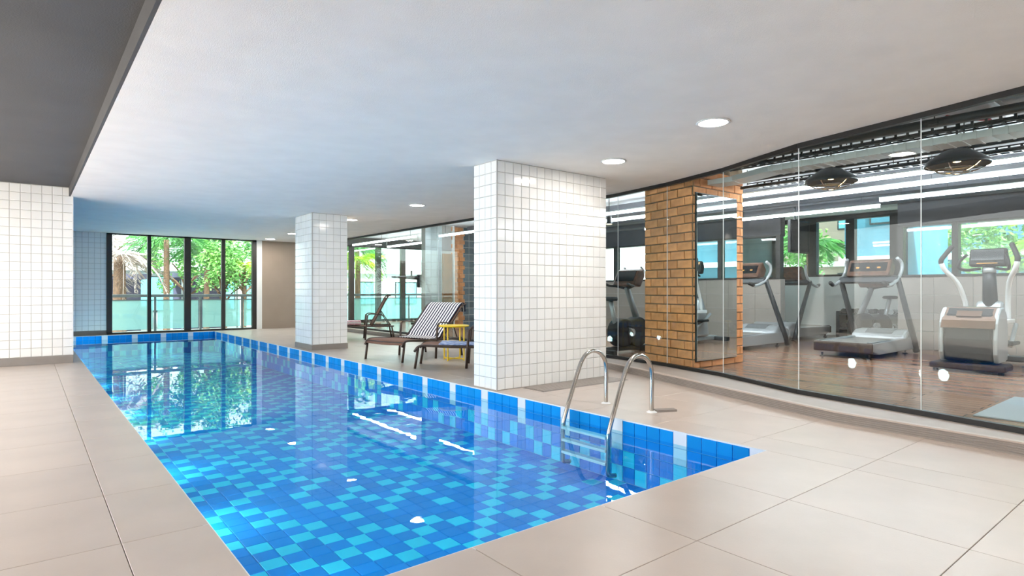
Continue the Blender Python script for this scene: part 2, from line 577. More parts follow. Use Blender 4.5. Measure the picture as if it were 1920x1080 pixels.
b.sheet([[(PX0 + (PX1 - PX0) * i / 8, PY0 + (PY1 - PY0) * j / 40, WL) for i in range(9)] for j in range(41)])
tag(b.obj('water', M['water'], None), 'clear still pool water mirroring windows and lamps', 'water', kind='structure')

M['added_pool_lamp'] = mat('added_pool_lamp_lens', 'ffffff', 0.3, emit='fff0e2', estr=52.0)
for k, y in enumerate([3.2 + 1.72 * q for q in range(10)]):  # unseen underwater lamps, added to brighten the water and the ceiling
    t = thing('added_pool_light', 'added unseen underwater pool lamp %s' % ('under the walkway edge' if y < 12 else 'under the tiled wall block'), 'lamp', (PX0, y, -.36), group='added underwater pool lamps')
    t.rotation_euler = (0, R(90), 0)
    MB().lathe([(.13, 0), (.13, .012), (.115, .016), (.11, .006)], 24).obj('ring', M['steel'], t, True)
    MB().lathe([(.0, .010), (.11, .007)], 24).obj('lens', M['added_pool_lamp'], t, True)

# ------------------------------------------------------------------ ceilings
poly = [(0.57, FY), (0.57, -4.0)] + [(x + .06, y) for x, y in reversed(GLASS)]
poly[-1] = (poly[-1][0], FY)
tag(MB().prism(poly, CZ, CZ + .3).obj('ceiling', M['ceiling'], None), 'smooth pale grey plaster ceiling above the pool', 'ceiling', kind='structure')
tag(MB().box(-2.4, 0.569, -4, 12.6, CZL, CZL + .2).obj('ceiling', M['dark_ceiling'], None), 'raised dark grey ceiling strip along the side walkway', 'ceiling', kind='structure')
tag(MB().box(0.545, 0.569, -4, 12.4, CZ, CZL).obj('trim_2', M['dark_ceiling'], None), 'dark fascia board along the edge of the pale ceiling', 'fascia', kind='structure')

# ------------------------------------------------------------------ tiled walls and pillars
TP = 0.1365
w = thing('wall_left', 'white tiled wall block standing beside the far part of the pool', 'wall', kind='structure')
MB().box(-2.4, 0.60, 12.41, FY, 0.0, CZL).obj('core', M['grout'], w)
tile_face(w, (-0.62, 12.41), (1, 0), (0, -1), 1.22, 0.13, CZL - .005, TP, TP, M['white_tile'], jit=R(.25))
tile_face(w, (-2.4, 12.41), (1, 0), (0, -1), 1.78, 0.13, CZL - .005, TP, TP, M['white_tile'], joined=True)
MB().box(-2.4, 0.603, 12.385, 12.41, 0.0, 0.125).obj('skirting', M['skirt'], w, bevel=.003)
MB().box(0.592, 0.606, 12.402, 12.41, 0.13, CZ).obj('corner_bead', M['white_paint'], w)

w = thing('wall_far', 'distant white tiled wall strip next to the tall windows', 'wall', kind='structure')
MB().box(0.60, 1.70, FY, FY + .2, 0.0, CZ).obj('core', M['grout'], w)
tile_face(w, (0.60, FY), (1, 0), (0, -1), 1.09, 0.12, CZ, TP, TP, M['white_tile'], joined=True)
MB().box(0.60, 1.70, FY - .02, FY, 0.0, 0.12).obj('skirting', M['skirt'], w)

w = thing('pillar', 'wide white tiled pillar standing at the pool edge', 'pillar', kind='structure')
a, c, d, e = 4.37, 6.30, 5.69, 6.17
MB().box(a + .01, c - .01, d + .01, e - .01, 0.0, CZ).obj('core', M['grout'], w)
tile_face(w, (a, d + .01), (1, 0), (0, -1), c - a, 0.005, CZ - .004, (c - a) / 15, CZ / 20, M['white_tile'], jit=R(.3))
tile_face(w, (a + .01, e), (0, -1), (-1, 0), e - d, 0.005, CZ - .004, (e - d) / 4, CZ / 20, M['white_tile'], joined=True)
tile_face(w, (c - .01, d), (0, 1), (1, 0), e - d, 0.005, CZ - .004, (e - d) / 4, CZ / 20, M['white_tile'], joined=True)
MB().box(a - .003, a + .012, d - .003, d + .012, 0.0, CZ).obj('corner_bead', M['grout'], w, bevel=.003)

w = thing('pillar', 'square white tiled pillar further back near the loungers', 'pillar', kind='structure')
a, c, d, e = 4.45, 5.20, 11.88, 12.85
MB().box(a + .01, c - .01, d + .01, e - .01, 0.0, CZ).obj('core', M['grout'], w)
tile_face(w, (a, d + .01), (1, 0), (0, -1), c - a, 0.11, CZ - .004, TP, TP, M['white_tile'], jit=R(.3))
tile_face(w, (a + .01, e), (0, -1), (-1, 0), e - d, 0.11, CZ - .004, TP, TP, M['white_tile'], jit=R(.3))
MB().box(a - .008, c + .008, d - .008, e, 0.0, 0.105).obj('skirting', M['skirt'], w)
MB().box(a - .003, a + .012, d - .003, d + .012, 0.105, CZ).obj('corner_bead', M['grout'], w)

# ------------------------------------------------------------------ far wall: windows and panel
w = thing('window_1', 'tall dark framed windows at the far end of the pool', 'window', kind='structure')
for x, t in ((1.75, .13), (2.69, .09), (3.66, .17), (4.63, .10), (5.52, .13)):
    MB().box(x - t / 2, x + t / 2, FY - .04, FY + .08, 0.04, CZ).obj('mullion', M['frame'], w)
MB().box(1.69, 5.58, FY - .04, FY + .08, 0.0, 0.05).obj('sill', M['frame'], w)
MB().box(1.69, 5.58, FY - .04, FY + .08, CZ - .035, CZ + .03).obj('head', M['frame'], w)
for x0, x1 in ((1.815, 2.645), (2.735, 3.575), (3.745, 4.58), (4.68, 5.455)):
    MB().box(x0, x1, FY + .01, FY + .02, 0.05, CZ - .035).obj('pane', M['winglass'], w)
tag(MB().box(5.58, 5.74, FY - .06, FY + .15, 0, CZ).obj('trim_3', M['white_paint'], None, bevel=.004), 'narrow white jamb beside the tall far windows', 'jamb', kind='structure')
tag(MB().box(5.742, 7.55, FY, FY + .15, 0, CZ).obj('wall_end', M['taupe'], None), 'plain taupe wall panel at the far end', 'wall', kind='structure')

w = thing('window_2', 'dark framed far windows seen through the gym glass', 'window', kind='structure')
for x, t in ((7.68, .14), (8.74, .16), (9.75, .18), (10.73, .17), (11.72, .16), (12.9, .16)):
    MB().box(x - t / 2, x + t / 2, FY - .04, FY + .1, GZ, 2.75).obj('mullion', M['frame'], w)
MB().box(7.6, 13.2, FY - .04, FY + .1, GZ, GZ + .08).obj('sill', M['frame'], w)
MB().box(7.6, 13.2, FY - .04, FY + .1, 2.72, GCZ).obj('head', M['frame'], w)
for x0, x1 in ((7.75, 8.66), (8.82, 9.66), (9.84, 10.645), (10.815, 11.64), (11.8, 12.82)):
    MB().box(x0, x1, FY + .01, FY + .02, GZ + .08, 2.72).obj('pane', M['winglass'], w)

# side wall beyond the left of the frame, with a tall opening letting daylight in
w = thing('wall_side', 'plain white side wall outside the left edge of the view', 'wall', kind='structure')
b = MB(); b.box(-2.6, -2.4, -4, 3.0, 0, CZL + .2); b.box(-2.6, -2.4, 11.6, 12.6, 0, CZL + .2); b.obj('panel', M['white_paint'], w)

w = thing('wall_back', 'plain white wall behind the camera with a wide opening', 'wall', kind='structure')
b = MB(); b.box(0.2, 13.2, -4.2, -4.0, 0, CZL + .2); b.box(-2.6, 0.2, -4.2, -4.0, 2.3, CZL + .2); b.obj('panel', M['white_paint'], w)

# ------------------------------------------------------------------ gym shell
tag(MB().prism([(x + .02, y) for x, y in GLASS] + [(13.2, -4.0), (13.2, 4.3), (15.7, 4.3), (15.7, 8.2), (13.2, 8.2), (13.2, 19.6)], 0.0, GZ).obj('floor', M['gymfloor'], None),
    'glossy brown board floor of the gym', 'floor', kind='structure')
tag(MB().prism([(x + .07, y) for x, y in GLASS] + [(13.2, -4.0), (13.2, 4.2), (15.7, 4.2), (15.7, 8.2), (13.2, 8.2), (13.2, 19.6)], GCZ, GCZ + .2).obj('ceiling', M['gymceil'], None),
    'exposed grey ceiling above the gym', 'ceiling', kind='structure')
w = thing('wall_gym', 'taupe tiled rear wall of the gym below strip windows', 'wall', kind='structure')
def gymwall(y0, y1):
    MB().box(13.01, 13.2, y0, y1, GZ, 1.46).obj('core', M['grout'], w)
    MB().box(13.0, 13.2, y0, y1, 2.45, GCZ).obj('dark_header', M['gymdark'], w)
    n = max(1, round((y1 - y0) / .6))
    s = (y1 - y0) / n
    for r in range(4):
        for k in range(n):
            me = tile_mesh(s - .005, .34 - .005, .01, M['gymwall'], .002, 'wall_panel')
            o = link('wall_panel', me, w)
            o.matrix_local = basis((13.01, y0 + (k + .5) * s, GZ + .17 + r * .34), (0, -1, 0), (0, 0, 1), (-1, 0, 0))
gymwall(-4.0, 4.3)
gymwall(6.6, 14.4)
def strip_window(nm, label, y0, y1, ms):
    w = thing(nm, label, 'window', kind='structure')
    MB().box(12.97, 13.2, y0, y1, 1.46, 1.50).obj('sill', M['frame'], w)
    MB().box(12.97, 13.2, y0, y1, 2.41, 2.45).obj('head', M['frame'], w)
    for y in ms:
        MB().box(12.98, 13.14, y - .05, y + .05, 1.5, 2.41).obj('mullion', M['frame'], w)
    ys = [y0] + list(ms) + [y1]
    for a, c in zip(ys, ys[1:]):
        MB().box(13.08, 13.09, a + .05, c - .05, 1.5, 2.41).obj('pane', M['winglass'], w)
strip_window('window_3', 'strip window in the gym wall behind the elliptical trainer', -4.0, 4.3, [-2.6, -1.2, 0.2, 1.7, 3.38, 4.25])
strip_window('window_4', 'strip window in the gym wall behind the brick column', 6.6, 14.4, [6.65, 8.2, 9.8, 11.4, 13.0])
w = thing('wall_alcove', 'white lower wall of the gym alcove behind the dumbbells', 'wall', kind='structure')
MB().box(15.5, 15.7, 4.2, 8.2, GZ, 1.55).obj('back', M['white_paint'], w)
MB().box(13.2, 15.5, 8.1, 8.2, GZ, GCZ).obj('cheek', M['facade'], w)
MB().box(13.2, 15.5, 4.22, 4.3, GZ, GCZ).obj('cheek', M['gymwall'], w)
MB().box(13.2, 15.6, 4.19, 4.22, -.5, GCZ).obj('outer_cladding', M['bluefac'], w)
w = thing('window_5', 'tall dark framed windows in the gym alcove', 'window', kind='structure')
for y, t in ((8.0, .2), (7.05, .2), (6.15, .2), (5.2, .18), (4.38, .16)):
    MB().box(15.5, 15.66, y - t / 2, y + t / 2, 1.55, 2.95).obj('mullion', M['frame'], w)
MB().box(15.5, 15.66, 4.2, 8.2, 2.93, GCZ).obj('head', M['frame'], w)
MB().box(15.48, 15.66, 4.2, 8.2, 1.55, 1.6).obj('sill', M['frame'], w)
for a, c in ((7.15, 7.9), (6.25, 6.95), (5.29, 6.05), (4.46, 5.11)):
    MB().box(15.56, 15.57, a, c, 1.6, 2.93).obj('pane', M['winglass'], w)
# partition far inside the gym
w = thing('wall_partition', 'pale tiled partition end inside the far gym', 'wall', kind='structure')
MB().box(8.62, 13.2, 14.5, 14.7, GZ, GCZ).obj('core', M['grout'], w)
tile_face(w, (8.62, 14.5), (1, 0), (0, -1), 0.55, GZ, GCZ, .18, .21, mat('pale_blue_tile', 'ccd8da', 0.3, rnd=.04), joined=False)
MB().box(9.17, 9.47, 14.42, 14.52, GZ, 2.25).obj('timber_panel', mat('timber_panel', '9a6a40', 0.5, vary=.2, scale=5), w)
MB().box(9.50, 9.54, 14.40, 14.5, GZ, GCZ).obj('light_edge', M['white_paint'], w)
for r in range(24):
    for k in range(2):
        me = tile_mesh(.19, .115, .03, M['brick'], .004, 'brick')
        o = link('brick', me, w)
        o.matrix_local = basis((9.64 + .2 * k - (.06 if r % 2 else 0), 14.5, GZ + .062 + r * .122), (1, 0, 0), (0, 0, 1), (0, -1, 0))
dk = mat('dark_square_tile', '6d7880', 0.2, rnd=.2)
tile_face(w, (9.9, 14.5), (1, 0), (0, -1), 1.6, GZ, GCZ, .2, .2, dk, gap=.02)

# ------------------------------------------------------------------ gym glass front
w = thing('window_6', 'frameless floor to ceiling glass panes of the gym front', 'glass wall', kind='structure')
for i in range(len(GLASS) - 1):
    A, Bp = Vector((*GLASS[i], 0)), Vector((*GLASS[i + 1], 0))
    d = (Bp - A).normalized(); n = Vector((-d.y, d.x, 0)) * .006
    p, q = A + d * .005, Bp - d * .005
    b = MB().prism([(p + n).to_2d()[:], (q + n).to_2d()[:], (q - n).to_2d()[:], (p - n).to_2d()[:]][::-1], GZ + .03, CZ - .03)
    b.obj('pane', M['glass'], w)
    n2 = n * 5
    p, q = A, Bp
    rect = [(p + n2).to_2d()[:], (q + n2).to_2d()[:], (q - n2).to_2d()[:], (p - n2).to_2d()[:]][::-1]
    MB().prism(rect, GZ, GZ + .045).obj('bottom_channel', M['black'], w)
    MB().prism(rect, CZ - .05, CZ + .001).obj('top_channel', M['black'], w)
    if 0 < i:
        MB().box(A.x - .0035, A.x + .0035, A.y - .0035, A.y + .0035, GZ + .045, CZ - .05).obj('joint_strip', M['white_plastic'], w)

# ------------------------------------------------------------------ brick column with mirror
w = thing('pillar', 'ochre brick column inside the gym just behind the glass', 'pillar', kind='structure')
FL, FR, BLp, BR = (7.27, 4.95), (8.56, 4.95), (7.52, 5.98), (8.8, 5.98)
MB().prism([FL, FR, BR, BLp], GZ, GCZ).obj('core', M['mortar'], w)
ch = 0.1285
nrow = int((GCZ - GZ) / ch)
dl = Vector((BLp[0] - FL[0], BLp[1] - FL[1])); LL = dl.length; dl.normalize()
def brick_face(o, ex, n, L, off):
    bl = 0.30
    for r in range(nrow):
        s = -(bl / 2 if (r + off) % 2 else 0)
        while s < L - .02:
            a, c = max(s, 0), min(s + bl, L)
            if c - a > .03:
                me = tile_mesh(round(c - a, 3) - .016, ch - .016, .026, M['brick'], .006, 'brick')
                ob = link('brick', me, w)
                m_ = (a + c) / 2
                ob.matrix_local = basis((o[0] + ex[0] * m_ - n[0] * .008, o[1] + ex[1] * m_ - n[1] * .008, GZ + (r + .5) * ch), (ex[0], ex[1], 0), (0, 0, 1), (n[0], n[1], 0)) @ Matrix.Rotation(random.uniform(-.012, .012), 4, 'Y')
            s += bl
brick_face(BLp, (-dl.x, -dl.y), (-dl.y, dl.x), LL, 0)
brick_face(FL, (1, 0), (0, -1), FR[0] - FL[0], 1)
t = thing('wall_mirror', 'tall frameless mirror hung on the brick column', 'mirror', (7.30, 4.90, 0))
MB().box(0, 1.02, 0, .02, .21, 2.57).obj('glass', M['mirror'], t)
MB().box(-.012, 1.032, .012, .03, .198, 2.582).obj('backing', M['black'], t)

# ------------------------------------------------------------------ downlights
names = ['round recessed ceiling lamp nearest the camera, beside the wide pillar', 'round recessed ceiling lamp right next to the wide pillar top',
         'round recessed ceiling lamp between the two white pillars', 'round recessed ceiling lamp at the top of the square pillar',
         'small distant ceiling lamp left of the square pillar', 'farthest small ceiling lamp above the taupe panel']
for (x, y), lb in zip(((4.96, 3.16), (5.51, 4.86), (5.55, 9.62), (5.55, 12.5), (5.68, 16.6), (5.72, 18.7)), names):
    t = thing('ceiling_lamp', lb, 'lamp', (x, y, CZ), group='recessed lamps over the pool deck')
    MB().lathe([(.135, .0), (.15, -.004), (.155, -.012), (.13, -.016), (.125, -.006)], 28).obj('trim_ring', M['white_plastic'], t, True)
    MB().lathe([(.0, -.010), (.08, -.010), (.125, -.007)], 28).obj('diffuser', M['lamp_warm'], t, True)

for x, y, z, lb in ((-.95, 10.4, CZL, 'added recessed lamp in the dark ceiling by the tiled wall block'), (-1.7, 6.4, CZL, 'added recessed lamp in the dark ceiling beside the walkway middle'),  # out-of-view lamps added to lift the room's brightness
                    (-1.7, 2.4, CZL, 'added recessed lamp in the dark ceiling over the camera side'), (-1.0, -2.0, CZL, 'added recessed lamp in the dark ceiling behind the camera'),
                    (4.6, .6, CZ, 'added recessed lamp over the near deck outside the frame'), (1.8, -1.6, CZ, 'added recessed lamp in the pale ceiling behind the camera'), (4.2, -2.2, CZ, 'added recessed lamp over the deck corner behind the camera')):
    t = thing('ceiling_lamp', lb, 'lamp', (x, y, z), group='added recessed lamps outside the view')
    MB().lathe([(.135, .0), (.15, -.004), (.155, -.012), (.13, -.016), (.125, -.006)], 28).obj('trim_ring', M['white_plastic'], t, True)
    MB().lathe([(.0, -.010), (.08, -.010), (.125, -.007)], 28).obj('diffuser', M['lamp_warm'], t, True)

# ------------------------------------------------------------------ pool ladder
t = thing('pool_ladder', 'stainless steel pool ladder with curved handrails', 'ladder', (0, 0, 0))
for y in (4.34, 3.74):
    pts = [(4.80, y, -0.03), (4.80, y, .18), (4.80, y, .36), (4.775, y, .47), (4.70, y, .545), (4.60, y, .572), (4.50, y, .545), (4.43, y, .475), (4.37, y, .36),
           (4.27, y, .13), (4.195, y, -.05), (4.17, y, -.13), (4.165, y, -.22), (4.165, y, -.36), (4.165, y, -.47), (4.18, y, -.505), (4.26, y, -.52)]
    MB().tube(spline(pts, 5), .0215, 14).obj('handrail', M['steel'], t, True)
    MB().lathe([(.022, .016), (.03, .015), (.05, .004), (.052, 0)], 24, (4.80, y, 0)).obj('flange', M['white_plastic'], t, True)
for z in (-.16, -.28, -.40):
    MB().box(4.13, 4.205, 3.75, 4.33, z - .014, z + .014).obj('tread', M['white_plastic'], t, bevel=.006)
tag(MB().prism([(4.83, 3.70), (5.02, 3.60), (5.06, 3.67), (4.86, 3.78)], 0.0, .022).obj('anchor_cover', M['skirt'], None, bevel=.003), 'small grey metal anchor cover at a handrail foot', 'cover')

# drain grate at the pillar foot
t = thing('drain_grate', 'grey slatted drain grate in the deck along the wide pillar', 'grate', (0, 0, 0))
MB().prism([(4.75, 5.28), (6.28, 5.28), (6.28, 5.66), (4.75, 5.66)], -.0005, .003).obj('bed', M['skirt'], t)
for k in range(10):
    y = 5.30 + k * .037
    MB().box(4.77 + max(0, .0), 6.27, y, y + .02, .003, .010).obj('slat', M['ribbed'], t)

# ------------------------------------------------------------------ loungers, towels, table
def chaise(label, loc, rz, W, backang=47):
    """foot end at local x=0, head towards +x, width along y centred"""
    t = thing('sun_lounger', label, 'lounger', loc, rz, group='brown sling loungers')
    h = W / 2
    hx = .92                                  # hinge
    ca, sa = math.cos(R(backang)), math.sin(R(backang))
    for s in (-1, 1):
        y = s * h
        rail = spline([(-.03, y, .26), (.03, y, .335), (.14, y, .355), (.5, y, .335), (hx, y, .33), (1.45, y, .33)], 4)
        MB().tube(rail, .019, 8).obj('side_rail', M['chframe'], t, True)
        MB().tube([(.03, y, .33), (-.02, y * 1.0, .0)], .02, 8).obj('leg', M['chframe'], t, True)
        MB().tube([(.82, y, .60), (.79, y, .35), (.77, y, .0)], .02, 8).obj('leg', M['chframe'], t, True)
        MB().tube([(1.40, y, .33), (1.46, y, .0)], .02, 8).obj('leg', M['chframe'], t, True)
        MB().tube(spline([(.82, y, .585), (.86, y, .625), (.95, y, .63), (1.12, y, .61), (1.24, y, .57)], 4), .017, 8, flat=.7).obj('armrest', M['chframe'], t, True)
        bp = spline([(hx, y * .97, .33), (hx + .40 * ca, y * .97, .33 + .40 * sa), (hx + .80 * ca, y * .97, .33 + .80 * sa), (hx + .90 * ca + .04, y * .97, .33 + .86 * sa)], 4)
        MB().tube(bp, .017, 8).obj('back_rail', M['chframe'], t, True)
        MB().tube([(hx + .45 * ca, y * .9, .33 + .45 * sa), (1.38, y * .9, .34)], .012, 6).obj('prop', M['chframe'], t, True)
    rows = [[(x, -h + 2 * h * k / 6, z - .012 * math.sin(math.pi * k / 6)) for k in range(7)] for x, z in ((-.02, .29), (.02, .335), (.08, .355), (.16, .36), (.4, .345), (.7, .335), (hx, .33))]
    MB().sheet(rows).obj('seat_sling', M['sling'], t, True, solid=.006)
    rows = [[(hx + q * ca, (-h + 2 * h * k / 6) * .97, .33 + q * sa - .008 * math.sin(math.pi * k / 6)) for k in range(7)] for q in (0, .2, .4, .6, .8)]
    MB().sheet(rows).obj('back_sling', M['sling'], t, True, solid=.006)
    MB().tube([(hx + .84 * ca, -h * .97, .33 + .83 * sa), (hx + .84 * ca, h * .97, .33 + .83 * sa)], .016, 8).obj('top_bar', M['chframe'], t, True)
    MB().tube([(.02, -h, .32), (.02, h, .32)], .016, 8).obj('foot_bar', M['chframe'], t, True)
    return t
def back_towel(label, loc, rz, W, backang, m):
    hx = .92
    ca, sa = math.cos(R(backang)), math.sin(R(backang))
    prof = [(.70, .349)] + [(hx - .06, .352), (hx + .03, .375)] + [(hx + q * ca - .022 * sa, .33 + q * sa + .022 * ca) for q in (.12, .3, .5, .7, .82)]
    tx, tz = hx + .88 * ca, .33 + .88 * sa
    prof += [(tx + .03, tz + .01), (tx + .075, tz - .05), (tx + .085, tz - .16)]
    cur = spline([(x, 0, z) for x, z in prof], 3)
    rows = [[(p.x, -W / 2 + W * k / 12, p.z) for k in range(13)] for p in cur]
    o = MB().sheet(rows).obj('beach_towel', m, None, True, solid=.008)
    o.location = loc; o.rotation_euler = (0, 0, rz)
    tag(o, label, 'towel')
    return o
c1 = ((4.76, 9.36, 0), R(14), .94)
chaise('brown sling lounger with a striped towel over its raised back', *c1, backang=46)
back_towel('navy and white striped towel draped over the lounger back', *c1[:2], .84, 46, M['striped'])
c2 = ((4.86, 8.36, 0), R(-38), .66)
chaise('brown sling lounger partly hidden behind the wide pillar', *c2, backang=40)
o = MB().sheet([[(x, -.30 + .6 * k / 8, z + .004 * math.sin(k * 2.1 + x * 9)) for k in range(9)] for x, z in ((.34, .372), (.5, .368), (.7, .362), (.9, .352), (.98, .37))]).obj('beach_towel', M['towel_blue'], None, True, solid=.014)
o.location = c2[0]; o.rotation_euler = (0, 0, c2[1]); tag(o, 'pale blue towel lying on the seat of the lounger by the pillar', 'towel')
c3 = ((5.80, 14.15, 0), R(-22), .66)
chaise('brown lounger next to the glass behind the square pillar', *c3, backang=62)
t = thing('folded_towel', 'pink patterned folded towel on the seat of the far lounger', 'towel', (c3[0][0] + .58, c3[0][1] + .12, .352), c3[1])
for k in range(3):
    MB().box(-.2, .2, -.25, .25, .002 + k * .032, .030 + k * .032).obj('fold', M['towel_pink'] if k != 1 else M['striped'], t, bevel=.01)

t = thing('side_table', 'round yellow metal side table between two loungers', 'table', (5.76, 8.72, 0))
MB().lathe([(0, .585), (.25, .585), (.262, .578), (.262, .60), (.25, .606), (0, .60)], 36).obj('top', M['yellow'], t, True)
for k in range(4):
    a = R(25 + 90 * k)
    MB().box(-.009, .009, -.009, .009, .0, .586, Matrix.Translation((.2 * math.cos(a), .2 * math.sin(a), 0)) @ Matrix.Rotation(a, 4, 'Z')).obj('leg', M['yellow'], t)
for a in (R(25), R(115)):
    MB().box(-.2, .2, -.012, .012, .02, .04, Matrix.Rotation(a, 4, 'Z')).obj('cross_bar', M['yellow'], t)

# ------------------------------------------------------------------ gym machines
def treadmill(label, loc, rz):
    t = thing('treadmill', label, 'treadmill', loc, rz, group='treadmills in the gym')
    for s in (-1, 1):
        y = s * .40
        MB().side([(0.02, .13), (.02, .26), (1.95, .29), (2.02, .24), (2.02, .12), (1.9, .07), (.3, .07)], y - .05, y + .05).obj('side_rail', M['silver'], t, bevel=.015)
        MB().box(.03, 1.5, y - .035, y + .035, .262, .275).obj('foot_strip', M['grey'], t)
        MB().tube([(1.88, s * .475, .03), (1.80, s * .475, .2), (1.08, s * .455, 1.30)], [.05, .05, .042], 10).obj('upright', M['dgrey'], t, True)
        MB().tube(spline([(.62, s * .42, 1.22), (.72, s * .44, 1.19), (.95, s * .45, 1.24), (1.12, s * .45, 1.32), (1.26, s * .45, 1.45), (1.28, s * .44, 1.58), (1.2, s * .40, 1.66)], 4), .028, 10).obj('handle', M['silver'], t, True)
        MB().tube([(.56, s * .415, 1.235), (.68, s * .43, 1.20)], .034, 10).obj('grip', M['blackrub'], t, True)
        for x in (.12, 1.7):
            MB().lathe([(.0, .07), (.02, .07), (.015, .02), (.04, .015), (.04, 0), (0, 0)], 12, (x, s * .36, 0)).obj('foot', M['dgrey'], t)
    MB().box(.05, 1.5, -.35, .35, .20, .255).obj('belt', M['belt'], t, bevel=.01)
    MB().box(-.01, .06, -.452, .452, .10, .262).obj('end_cap', M['brownend'], t, bevel=.02)
    MB().side([(1.42, .25), (1.48, .33), (1.62, .40), (1.86, .41), (2.06, .33), (2.08, .20), (2.0, .1), (1.5, .1)], -.44, .44).obj('motor_hood', M['silver'], t, bevel=.05, seg=3)
    MB().side([(1.50, .345), (1.63, .412), (1.84, .42), (1.62, .402)], -.22, .22).obj('hood_inlay', M['grey'], t)
    MB().side([(.98, 1.24), (1.02, 1.34), (1.16, 1.36), (1.2, 1.28), (1.1, 1.22)], -.46, .46).obj('cross_bar', M['dgrey'], t, bevel=.02)
    MB().side([(.98, 1.36), (1.14, 1.62), (1.22, 1.66), (1.34, 1.5), (1.26, 1.36), (1.1, 1.32)], -.34, .34).obj('console', M['panel_brown'], t, bevel=.03)
    MB().side([(1.005, 1.40), (1.12, 1.59), (1.128, 1.586), (1.013, 1.396)], -.29, .29).obj('screen', M['screen'], t)
    for k in (-1, 0, 1):
        MB().box(-.004, .004, -.025, .025, -.014, .014, Matrix.Translation((1.06, k * .17, 1.50)) @ Matrix.Rotation(R(31), 4, 'Y')).obj('display', M['amber'], t)
    return t
treadmill('silver treadmill standing alone in front of the alcove', (10.32, 4.22, GZ), 0)
treadmill('silver treadmill half hidden behind the brick column', (9.9, 6.32, GZ), 0)
treadmill('silver treadmill inside the alcove with its back to the windows', (14.9, 6.78, GZ), R(180))

def elliptical(label, loc, rz):
    t = thing('elliptical_trainer', label, 'exercise machine', loc, rz)
    MB().box(-.12, .30, -.42, .42, .04, .12).obj('base_plate', M['brownend'], t, bevel=.02)
    for y in (-.36, .36):
        MB().lathe([(0, .04), (.03, .04), (.035, .0), (0, 0)], 12, (-.04, y, 0)).obj('foot', M['black'], t)
    MB().box(.2, 1.75, -.09, .09, .05, .14).obj('base_beam', M['silver'], t, bevel=.02)
    MB().box(1.62, 1.76, -.38, .38, .03, .12).obj('front_bar', M['dgrey'], t, bevel=.02)
    prof = [(.02, .14), (-.06, .26), (-.075, .45), (-.03, .66), (.06, .78), (.2, .86), (.42, .87), (.58, .78), (.66, .6), (.68, .4), (.62, .22), (.52, .14)]
    prof = [(x * .72, z) for x, z in prof]
    MB().side([(.02 + (x - .02) * .97, z) for x, z in prof], -.27, .27).obj('housing', M['charcoal'], t, bevel=.03, seg=3)
    for s in (-1, 1):
        MB().side([(x * 1.01 - .004, z * 1.01 - .002) for x, z in prof], s * .30 - .028, s * .30 + .028).obj('side_cover', M['silver'], t, bevel=.02)
    MB().side([(-.068, .60), (-.02, .70), (.07, .80), (.16, .872), (.30, .882), (.30, .86), (.16, .85), (.08, .77), (0, .68), (-.05, .59)], -.30, .30).obj('top_cover', M['copper'], t, bevel=.012)
    MB().box(-.004, .004, -.14, .14, -.05, .05, Matrix.Translation((.045, 0, .79)) @ Matrix.Rotation(R(45), 4, 'Y')).obj('badge', M['copper'], t)
    MB().side([(.86, .14), (.92, .7), (1.02, .95), (1.12, .95), (1.24, .7), (1.36, .14)], -.16, .16).obj('front_shroud', M['silver'], t, bevel=.05, seg=3)
    MB().tube([(1.08, 0, .88), (1.02, 0, 1.46)], [.095, .075], 16).obj('mast', M['dgrey'], t, True)
    MB().lathe([(.078, 1.36), (.084, 1.36), (.082, 1.44), (.076, 1.44)], 16, (1.025, 0, 0)).obj('mast_collar', M['silver'], t, True)
    MB().side([(.90, 1.46), (.96, 1.70), (1.02, 1.72), (1.08, 1.60), (1.04, 1.44)], -.22, .22).obj('console', M['blackrub'], t, bevel=.03)
    MB().side([(.915, 1.54), (.952, 1.69), (.947, 1.692), (.908, 1.542)], -.19, .19).obj('screen', M['screen'], t)
    MB().box(.895, .912, -.12, .12, 1.49, 1.502).obj('display', M['amber'], t)
    for s in (-1, 1):
        MB().tube(spline([(1.0, s * .10, 1.42), (.86, s * .24, 1.40), (.72, s * .29, 1.43), (.72, s * .28, 1.52), (.86, s * .23, 1.62)], 5), .02, 8).obj('fixed_handle', M['blackrub'], t, True)
        MB().tube(spline([(.92, s * .24, .70), (.86, s * .25, .95), (.68, s * .30, 1.22), (.50, s * .40, 1.40), (.45, s * .43, 1.50)], 6), .032, 10).obj('moving_arm', M['white_plastic'], t, True)
        MB().tube(spline([(.45, s * .43, 1.49), (.46, s * .43, 1.55), (.54, s * .385, 1.65), (.60, s * .34, 1.74)], 5), .033, 10).obj('arm_grip', M['blackrub'], t, True)
        MB().box(.52, 1.06, s * .26 - .03, s * .26 + .03, .64, .70).obj('arm_link', M['white_plastic'], t, bevel=.01)
        z = .34 if s < 0 else .46
        MB().box(.64, 1.04, s * .27 - .08, s * .27 + .08, z, z + .05).obj('pedal', M['blackrub'], t, bevel=.015)
        MB().tube([(.3, s * .27, .2 if s > 0 else .45), (.9, s * .27, z - .02), (1.2, s * .27, .62)], .028, 8).obj('pedal_bar', M['silver'], t, True)
    return t
elliptical('silver and bronze elliptical trainer in front of the strip window', (9.86, 2.42, GZ), 0)

